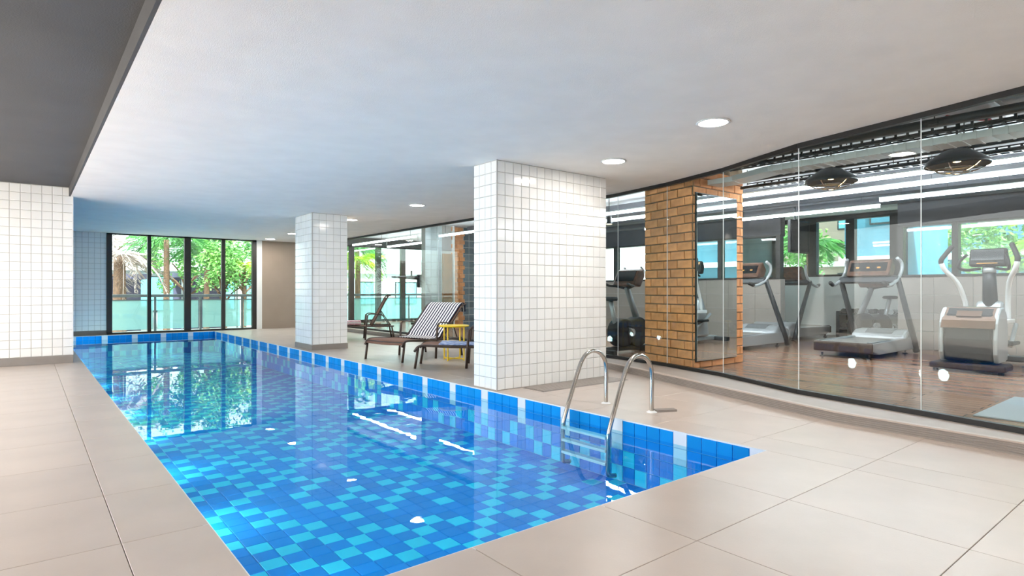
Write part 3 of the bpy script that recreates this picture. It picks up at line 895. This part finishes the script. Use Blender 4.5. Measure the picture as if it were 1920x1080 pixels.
def bike(label, loc, rz):
    t = thing('exercise_bike', label, 'exercise machine', loc, rz, group='exercise bikes')
    MB().box(-.6, .6, -.06, .06, .04, .12).obj('base_beam', M['dgrey'], t, bevel=.02)
    for x in (-.58, .58):
        MB().box(x - .05, x + .05, -.3, .3, .0, .09).obj('base_foot', M['blackrub'], t, bevel=.02)
    n = 28
    for x, r, hw in ((.30, .27, .09), (-.10, .25, .11)):
        MB().side([(x + r * math.cos(2 * math.pi * k / n), .36 + r * math.sin(2 * math.pi * k / n)) for k in range(n)], -hw, hw).obj('flywheel_shroud', M['blackrub'], t, bevel=.02)
    MB().side([(.05 + .07 * math.cos(2 * math.pi * k / 16), .36 + .07 * math.sin(2 * math.pi * k / 16)) for k in range(16)], -.15, .15).obj('crank_hub', M['silver'], t)
    for s in (-1, 1):
        MB().tube([(.05, s * .16, .36), (.05 + s * .13, s * .17, .36 - s * .11)], .018, 8).obj('crank', M['silver'], t, True)
        MB().box(s * .13 - .0, s * .13 + .1, s * .17 - (.0 if s > 0 else .1), s * .17 + (.1 if s > 0 else .0), .36 - s * .11 - .015, .36 - s * .11 + .015).obj('pedal', M['blackrub'], t)
        MB().tube(spline([(.06, s * .03, 1.14), (0, s * .2, 1.18), (-.12, s * .25, 1.19), (-.22, s * .25, 1.22)], 4), .022, 8).obj('handlebar', M['blackrub'], t, True)
        MB().tube(spline([(.12, s * .14, 1.28), (.24, s * .19, 1.34), (.30, s * .19, 1.44), (.22, s * .19, 1.52)], 4), .02, 8).obj('arc_handle', M['silver'], t, True)
    MB().tube([(.42, 0, .42), (.06, 0, 1.16)], [.055, .042], 12, flat=1.3).obj('mast', M['grey'], t, True)
    MB().side([(-.04, 1.20), (.10, 1.46), (.20, 1.50), (.26, 1.36), (.14, 1.16)], -.26, .26).obj('console', M['panel_brown'], t, bevel=.03)
    MB().side([(-.005, 1.27), (.09, 1.445), (.084, 1.449), (-.012, 1.274)], -.2, .2).obj('screen', M['screen'], t)
    MB().tube([(-.22, 0, .4), (-.36, 0, .92)], .04, 10).obj('seat_post', M['silver'], t, True)
    MB().lathe([(0, .0), (.12, .005), (.15, .03), (.12, .07), (0, .075)], 18, (-.38, 0, .92)).obj('saddle', M['blackrub'], t, True)
    return t
bike('dark exercise bike visible between the wide pillar and brick column', (8.28, 7.05, GZ), 0)
bike('small exercise bike in the alcove beside the dumbbell rack', (13.95, 5.05, GZ), R(150))

t = thing('cable_machine', 'black cable machine arm reaching across the far gym windows', 'exercise machine', (10.15, 17.0, GZ))
MB().box(-.12, .12, -.12, .12, 0, 2.1).obj('column', M['black'], t, bevel=.01)
MB().box(-.35, .6, -.4, .4, 0, .06).obj('base', M['black'], t, bevel=.01)
MB().tube([(-.1, 0, 1.50), (-.5, 0, 1.52), (-1.25, 0, 1.53)], [.07, .06, .02], 8).obj('arm', M['black'], t)
MB().tube([(-.55, 0, 1.5), (-.55, 0, 1.74)], .03, 8).obj('pin', M['black'], t)
MB().box(-.32, -.10, -.08, .08, 1.20, 1.62).obj('pad', M['blackrub'], t, bevel=.03)

# dumbbell rack and dumbbells
t = thing('dumbbell_rack', 'low dark rack of dumbbells against the alcove wall', 'rack', (15.18, 5.3, GZ))
for y in (-.92, .92):
    MB().box(-.2, .25, y - .04, y + .04, 0, .62).obj('side_frame', M['dgrey'], t, bevel=.01)
for z in (.22, .56):
    MB().box(-.22, .2, -.92, .92, z - .03, z).obj('shelf', M['dgrey'], t)
row_name = {0: 'lower', 1: 'upper'}
for r, z in enumerate((.22, .56)):
    for k in range(9):
        y = 5.3 - .80 + k * .2
        d = thing('dumbbell', 'chrome and black dumbbell on the %s shelf of the rack' % row_name[r], 'dumbbell', (15.16, y, GZ + z + .062), 0, group='dumbbells on the %s shelf' % row_name[r])
        MB().tube([(-.12, 0, 0), (.12, 0, 0)], .017, 8).obj('bar', M['steel'], d, True)
        for s in (-1, 1):
            MB().tube([(s * .07, 0, 0), (s * .15, 0, 0)], .06, 10).obj('weight', M['blackrub'] if k % 3 else M['silver'], d)

t = thing('television', 'black flat television hanging from the gym ceiling', 'television', (12.0, 5.72, 0))
MB().box(-.40, .40, -.03, .03, 1.95, 2.60).obj('casing', M['black'], t, bevel=.01)
MB().box(-.375, .375, -.034, -.028, 1.98, 2.57).obj('screen', M['screen'], t)
for x in (-.08, .08):
    MB().box(x - .015, x + .015, .03, .06, 2.3, GCZ).obj('hanger_pole', M['dgrey'], t)
tag(MB().box(6.45, 7.9, 0.75, 1.55, GZ, GZ + .012).obj('exercise_mat', M['padmat'], None, bevel=.004), 'flat pale grey exercise mat on the gym floor by the glass', 'mat')

# ------------------------------------------------------------------ gym ceiling services
def run(name, label, cat, x, z, y0, y1, r, m, slope=0.0):
    t = thing(name, label, cat, (x, 0, z))
    MB().tube([(slope * y0, y0, 0), (slope * y1, y1, 0)], r, 10).obj('pipe', m, t, True)
    for k in range(int((y1 - y0) / 1.6)):
        y = y0 + .7 + 1.6 * k
        MB().tube([(slope * y, y, 0), (slope * y, y, GCZ - z)], .006, 6).obj('hanger', M['black'], t)
        MB().lathe([(r, -.02), (r + .02, -.02), (r + .02, .02), (r, .02)], 10, (slope * y, y, 0)).obj('clamp', M['black'], t)
    return t
run('ceiling_pipe', 'thick black ceiling pipe closest to the gym glass', 'pipe', 7.03, 2.87, -3.5, 3.9, .045, M['black'])
run('ceiling_pipe', 'thin black ceiling pipe above the pendant lamps', 'pipe', 8.0, 2.77, -3.5, 4.85, .022, M['black'])
run('ceiling_pipe', 'thin black ceiling pipe further inside the gym', 'pipe', 8.35, 2.74, -3.5, 4.85, .022, M['black'])
def tray(label, x, z, y0, y1, wd=.16):
    t = thing('cable_tray', label, 'cable tray', (x, 0, z), group='cable trays')
    for s in (-1, 1):
        MB().box(s * wd / 2 - .006, s * wd / 2 + .006, y0, y1, .055, .07).obj('rail', M['black'], t)
        MB().box(s * wd / 2 - .006, s * wd / 2 + .006, y0, y1, 0, .015).obj('rail', M['black'], t)
    n = int((y1 - y0) / .11)
    me = MB().box(-wd / 2, wd / 2, -.012, .012, 0, .012).box(-wd / 2 - .006, -wd / 2 + .006, -.012, .012, 0, .07).box(wd / 2 - .006, wd / 2 + .006, -.012, .012, 0, .07).mesh('rung', M['black'])
    for k in range(n):
        link('rung', me, t, (0, y0 + .05 + k * .11, 0))
    for k in range(int((y1 - y0) / 2) + 1):
        MB().box(-.004, .004, y0 + .4 + 2 * k - .004, y0 + .4 + 2 * k + .004, .06, GCZ - z).obj('hanger', M['black'], t)
    MB().box(-wd * .3, wd * .25, y0, y1, .013, .035).obj('cables', M['blackrub'], t)
tray('black cable tray just above the white ribbed duct', 7.22, 2.79, -3.5, 4.4)
tray('black cable tray deeper in the gym beyond the pendant lamps', 8.62, 2.76, -3.5, 4.85)
t = thing('air_duct', 'white ribbed rectangular air duct under the gym ceiling', 'duct', (7.42, 0, 2.70))
MB().box(-.16, .16, -3.5, 3.85, 0, .07).obj('body', M['galv'], t, bevel=.004)
me = MB().box(-.165, .165, -.012, .012, -.006, .075).mesh('rib', M['galv'])
for k in range(60):
    link('rib', me, t, (0, -3.4 + k * .122, 0))
MB().prism([(-.16, 3.85), (.16, 3.85), (.42, 4.5), (.10, 4.5)], .005, .075).obj('elbow', M['galv'], t)
MB().box(.10, .42, 4.5, 4.88, .0, .07).obj('branch', M['galv'], t)
for x, y0, y1, z, lb in ((8.90, -3.5, 9.0, 2.69, 'long white linear light just behind the pendant lamps'), (9.55, -3.5, 9.0, 2.65, 'long white linear light over the middle of the gym'),
                         (10.42, 1.9, 3.7, 2.60, 'short white linear light in front of the rear gym wall'), (11.3, 4.0, 9.0, 2.62, 'white linear light above the treadmills'),
                         (8.9, 10.0, 14.2, 2.69, 'added white linear light in the gym hidden behind the wide pillar'), (8.6, 15.0, 19.2, 2.72, 'added white linear light at the far gym windows'),  # far gym fixtures, added for more light in the gym and on the deck
                         (9.9, 15.0, 19.2, 2.72, 'added white linear light over the cable machine')):
    t = thing('linear_light', lb, 'light', (x, 0, z), group='linear lights in the gym')
    MB().box(-.024, .024, y0, y1, .046, .065).obj('casing', M['white_plastic'], t)
    MB().box(-.024, .024, y0 + .01, y1 - .01, 0, .046).obj('tube', M['tube_light'], t)
    for y in (y0 + .3, (y0 + y1) / 2, y1 - .3):
        MB().box(-.003, .003, y - .003, y + .003, .06, GCZ - z).obj('hanger', M['black'], t)
for k, (y, lb) in enumerate(((1.55, 'white cross channel on the gym ceiling at the frame edge'), (2.75, 'white cross channel on the gym ceiling by the nearer pendant'), (4.4, 'white cross channel on the gym ceiling by the brick column'))):
    tag(MB().box(6.7, 12.9, y, y + .06, GCZ - .05, GCZ).obj('ceiling_channel', M['galv'], None), lb, 'channel')
for k, (x, lb) in enumerate(((9.9, 'dark ceiling beam over the middle of the gym'), (11.2, 'dark ceiling beam near the rear gym wall'), (12.3, 'dark ceiling beam along the rear gym windows'))):
    tag(MB().box(x, x + .38, -3.9, 14.3, GCZ - .22, GCZ).obj('ceiling_beam', M['gymdark'], None), lb, 'beam')
t = thing('sprinkler_pipe', 'red sprinkler pipe dropping from the gym ceiling', 'pipe', (7.9, 1.75, GCZ))
MB().tube([(-.5, .25, -.05), (0, 0, -.05), (0.02, 0, -.05), (.02, 0, -.22)], .018, 8).obj('pipe', M['red'], t, True)
MB().lathe([(0, -.26), (.03, -.25), (.012, -.22)], 10, (.02, 0, 0)).obj('head', M['steel'], t)
def pendant(label, loc):
    t = thing('pendant_lamp', label, 'lamp', loc, 0, group='black industrial pendant lamps')
    MB().lathe([(.30, -.02), (.31, 0), (.29, .035), (.20, .10), (.13, .145), (.06, .17), (.05, .23), (0, .235)], 32).obj('shade', M['black'], t, True, solid=.006)
    MB().tube([(0, 0, .22), (0, 0, GCZ - loc[2])], .012, 8).obj('rod', M['black'], t)
    MB().lathe([(0, .02), (.035, .03), (.05, .06), (.035, .10), (.02, .14)], 16).obj('bulb', M['bulb'], t, True)
    for k in range(6):
        a = R(60 * k)
        pts = [(.30 * math.cos(a) * c, .30 * math.sin(a) * c, z) for c, z in ((1, -.01), (.8, -.05), (.5, -.085), (.2, -.10))]
        MB().tube(pts, .006, 6).obj('cage_wire', M['steel'], t)
    for r, z in ((.22, -.056), (.12, -.09), (.06, -.10)):
        MB().tube([(r * math.cos(R(15 * k)), r * math.sin(R(15 * k)), z) for k in range(25)], .005, 6).obj('cage_ring', M['steel'], t)
pendant('caged black pendant lamp hanging nearer the frame edge', (8.02, 2.07, 2.60))
pendant('caged black pendant lamp hanging nearer the brick column', (8.02, 3.41, 2.60))
def spot(label, loc, rz):
    t = thing('spotlight', label, 'lamp', loc, rz, group='small track spotlights')
    MB().tube([(0, 0, 0), (0, 0, GCZ - loc[2])], .008, 6).obj('stem', M['black'], t)
    MB().lathe([(.03, .06), (.045, .05), (.05, -.05), (.07, -.09), (.062, -.09), (0, -.06)], 16).obj('head', M['black'], t, True)
    MB().lathe([(0, -.078), (.055, -.086)], 16).obj('lens', M['lamp_warm'] if False else M['bulb'], t)
spot('small black spotlight seen beside the wide pillar', (8.6, 7.7, 2.55), 0)
spot('small black spotlight near the right frame edge in the gym', (9.75, 1.75, 2.52), 0)

# ------------------------------------------------------------------ outdoors
tag(MB().box(-10, 30, FY + .25, 60, -.9, -.6).obj('ground', M['ground'], None), 'pale paved ground outside the far windows', 'ground', kind='structure')
tag(MB().box(-40, -2.61, -30, FY + .24, -.5, -.1).obj('ground', M['ground'], None), 'pale paving outside the left edge of the view', 'ground', kind='structure')
tag(MB().box(-2.6, 15.7, -30, -4.21, -.5, -.1).obj('ground', M['ground'], None), 'pale paving behind the camera', 'ground', kind='structure')
tag(MB().box(15.8, 40, -20, FY + .24, -.9, -.6).obj('ground', M['ground'], None), 'pale paved ground outside the gym windows', 'ground', kind='structure')
tag(MB().box(-.5, 13.3, FY + .1, 21.3, -.25, -.03).obj('balcony_slab', M['facade'], None), 'pale balcony slab outside the far windows', 'balcony', kind='structure')
t = thing('balcony_railing', 'grey balcony railing with pale glass panels outside', 'railing', (0, 21.1, -.03))
MB().box(-.5, 13.3, -.05, .05, 1.03, 1.12).obj('top_rail', M['grey'], t, bevel=.015)
MB().box(-.5, 13.3, -.02, .02, .93, .96).obj('mid_rail', M['grey'], t)
x = 0.55
while x < 13.2:
    MB().box(x - .03, x + .03, -.03, .03, 0, 1.03).obj('post', M['grey'], t)
    MB().box(x + .06, min(x + 1.19, 13.25), -.008, .008, .06, .93).obj('glass_panel', M['railglass'], t)
    x += 1.25

FR_MESH = {}
def frond_mesh(kind, m, L=1.5, droop=.8, n=22, seed=0):
    rnd = random.Random(seed)
    b = MB()
    pts = []
    for i in range(9):
        s = i / 8
        pts.append(Vector((L * s * (1 - .18 * s * droop), 0, L * (.42 * s - droop * .75 * s * s))))
    b.tube(pts, [.014 * (1 - .7 * i / 8) for i in range(9)], 5)
    for i in range(n):
        s = .12 + .86 * i / n
        k = min(7, int(s * 8)); f = s * 8 - k
        p = pts[k].lerp(pts[k + 1], f)
        ll = L * .34 * math.sin(math.pi * min(1, s * .9 + .12)) + .06
        for sd in (-1, 1):
            d = Vector((.55, sd * .8, -.30 - .5 * droop * rnd.random())).normalized()
            q = p + d * ll
            wv = Vector((.014, 0, .010)) + Vector((.006, 0, 0))
            mid = p + d * ll * .45
            k0 = len(b.v)
            b.v += [tuple(p), tuple(mid + wv), tuple(q), tuple(mid - wv)]
            b.f.append((k0, k0 + 1, k0 + 2, k0 + 3))
    return b.mesh('frond', m)
def palm(label, loc, h, m, nf=14, L=1.5, droop=.8, r=.12, lean=0.0):
    t = thing('palm_tree', label, 'palm', loc, random.uniform(0, 6), group='palms outside the windows')
    ml = [frond_mesh('f', m, L * (.85 + .12 * k), droop * (.7 + .3 * k), seed=k) for k in range(3)]
    pts = spline([(0, 0, 0), (lean * .3, 0, h * .5), (lean, 0, h)], 5)
    MB().tube(pts, [r * (1.15 - .3 * i / len(pts)) for i in range(len(pts))], 10).obj('trunk', M['trunk'], t, True)
    for k in range(nf):
        link('frond', ml[k % 3], t, (lean, 0, h + .02 * (k % 4)), (random.uniform(-.2, .2), random.uniform(-.5, .35), 2 * math.pi * k / nf + random.uniform(-.2, .2)))
    return t
G0 = -.6
palm('shaggy palm with dry pale fronds behind the leftmost window pane', (2.35, 23.2, G0), 2.9, M['leaf_d'], 16, 1.5, 1.5, .19)
palm('green palm outside the second window pane', (3.85, 24.2, G0), 3.6, M['leaf'], 14, 1.7, 1.2, .10)
palm('green palm outside the third window pane', (5.3, 25.0, G0), 3.3, M['leaf'], 16, 1.6, 1.1, .10, .2)
palm('lime green young palm outside the fourth window pane', (6.1, 22.9, G0), 2.7, M['leaf_y'], 9, .9, 1.0, .07)
palm('lime palm outside the far gym windows beside the square pillar', (10.35, 22.6, G0), 3.0, M['leaf_y'], 14, 1.5, 1.3, .09)
palm('green palm outside the far gym windows', (11.4, 25.0, G0), 3.6, M['leaf'], 16, 1.7, 1.2, .10)
palm('small green palm outside the gym alcove window', (17.4, 8.0, G0), 3.1, M['leaf'], 14, 1.2, 1.1, .08)
palm('green palm outside the strip window by the brick column', (16.6, 9.9, G0), 2.4, M['leaf'], 16, 1.3, .9, .10)
palm('green palm outside the strip window at the frame edge', (16.2, 2.35, G0), 3.0, M['leaf_y'], 14, 1.2, 1.1, .10)

def tree(label, loc, h, rx, rz_, n, m, sz=.09):
    t = thing('leafy_tree', label, 'tree', loc, 0, group='leafy trees outside')
    b = MB()
    b.tube(spline([(0, 0, 0), (.08, .03, h * .4), (-.05, 0, h * .9)], 5), [.11 - .005 * i for i in range(11)], 8)
    b.obj('trunk', M['trunk'], t, True)
    for k in range(6):
        a = k * 1.05
        MB().tube(spline([(0, 0, h * .45 + .08 * k), (rx * .4 * math.cos(a), rx * .4 * math.sin(a), h * .62 + .1 * k), (rx * .8 * math.cos(a), rx * .8 * math.sin(a), h * .7 + .12 * k)], 4), [.04] * 4 + [.025] * 4 + [.012], 6).obj('branch', M['trunk'], t, True)
    b = MB()
    cl = []
    for k in range(40):
        v = Vector((random.gauss(0, 1), random.gauss(0, 1), random.gauss(0, 1))).normalized() * (random.random() ** .33)
        cl.append(Vector((v.x * rx, v.y * rx, h + v.z * rz_)))
    for k in range(n):
        c = random.choice(cl) + Vector((random.gauss(0, .16), random.gauss(0, .16), random.gauss(0, .16)))
        u = Vector((random.gauss(0, 1), random.gauss(0, 1), random.gauss(0, .6))).normalized()
        w_ = u.cross(Vector((random.gauss(0, 1), random.gauss(0, 1), random.gauss(0, 1)))).normalized()
        s = sz * random.uniform(.6, 1.3)
        k0 = len(b.v)
        b.v += [tuple(c - u * s), tuple(c + w_ * s * .4), tuple(c + u * s), tuple(c - w_ * s * .4)]
        b.f.append((k0, k0 + 1, k0 + 2, k0 + 3))
    o = b.obj('crown', m, t); o['kind'] = 'stuff'
tree('leafy tree filling the third window pane', (5.0, 27.0, G0), 3.4, 1.9, 1.5, 5200, M['leaf2'])
tree('leafy tree behind the fourth window pane', (7.0, 26.5, G0), 3.6, 1.6, 1.6, 4200, M['leaf2'])
tree('lime leafy tree close to the far gym windows', (9.15, 23.3, G0), 2.9, 1.15, 1.3, 4200, M['leaf_y'], .08)
tree('small leafy tree close to the fourth window pane', (5.35, 22.75, G0), 2.75, .75, .8, 2600, M['leaf2'], .07)
tree('sparse tree behind the shaggy palm', (2.2, 28.0, G0), 4.4, 2.0, 1.1, 2200, M['leaf_d'], .08)
tree('leafy tree outside the far gym windows', (9.4, 25.2, G0), 3.0, 1.3, 1.8, 4800, M['leaf2'])
tree('leafy tree outside the strip window by the brick column', (18.5, 9.5, G0), 2.9, 1.5, 1.1, 3600, M['leaf2'])
tree('leafy tree outside the strip window behind the elliptical', (17.5, 3.4, G0), 3.0, 1.3, .9, 2600, M['leaf2'])

def building(label, loc, rz, W, Hh, m, floors, cols, wm, sill=1.0, wh=1.3, ww=1.4):
    t = thing('building', label, 'building', loc, rz, group='buildings outside')
    MB().box(0, W, 0, 3, 0, Hh).obj('wall', m, t)
    st = W / cols
    for f in range(floors):
        for c in range(cols):
            x = (c + .5) * st
            o = MB().box(x - ww / 2, x + ww / 2, -.05, .02, sill + f * 3, sill + wh + f * 3).obj('window', M['dgrey'], t)
            MB().box(x - ww / 2 + .06, x + ww / 2 - .06, -.06, -.04, sill + .06 + f * 3, sill + wh - .06 + f * 3).obj('pane', wm, o)
        MB().box(-.1, W + .1, -.25, 0, 2.75 + f * 3, 2.95 + f * 3).obj('ledge', M['white_paint'], t)
    return t
building('pale building with turquoise windows beyond the far windows', (-1, 33, G0), 0, 12, 5.6, M['facade'], 1, 5, M['farglass'], .8, 1.7, 1.9)
building('white building beyond the far gym windows', (11.3, 31, G0), 0, 14, 5.6, M['facade'], 1, 6, M['farglass'])
building('beige building outside the gym alcove window', (25, 18.2, G0), R(-90), 9.2, 9, M['facade2'], 3, 5, M['farglass'], 1.2, 1.3, .9)
building('blue building outside the gym strip windows', (22, 8.9, G0), R(-90), 24, 9, M['bluefac'], 3, 8, M['bluefac'])
t = thing('awning', 'dark purple awning across the street behind the palms', 'awning', (1.5, 30.5, G0))
MB().side([(0, 2.5), (2.6, 2.5), (2.6, 2.3), (0, 2.3)], -1.2, 1.2).obj('canopy', M['purple'], t)
MB().box(.1, 2.5, 1.0, 1.2, 0, 2.3).obj('back_wall', M['purple'], t)
for x in (.05, 2.5):
    MB().box(x, x + .06, -1.1, -1.04, 0, 2.3).obj('post', M['grey'], t)
t = thing('awning', 'dark purple kiosk roof seen through the third pane', 'awning', (5.2, 30.5, G0))
MB().side([(0, 2.6), (2.4, 2.6), (2.4, 2.4), (0, 2.4)], -1.2, 1.2).obj('canopy', M['purple'], t)
MB().box(.1, 2.3, 1.0, 1.2, 0, 2.4).obj('back_wall', M['purple'], t)
for x in (.05, 2.3):
    MB().box(x, x + .06, -1.1, -1.04, 0, 2.4).obj('post', M['grey'], t)
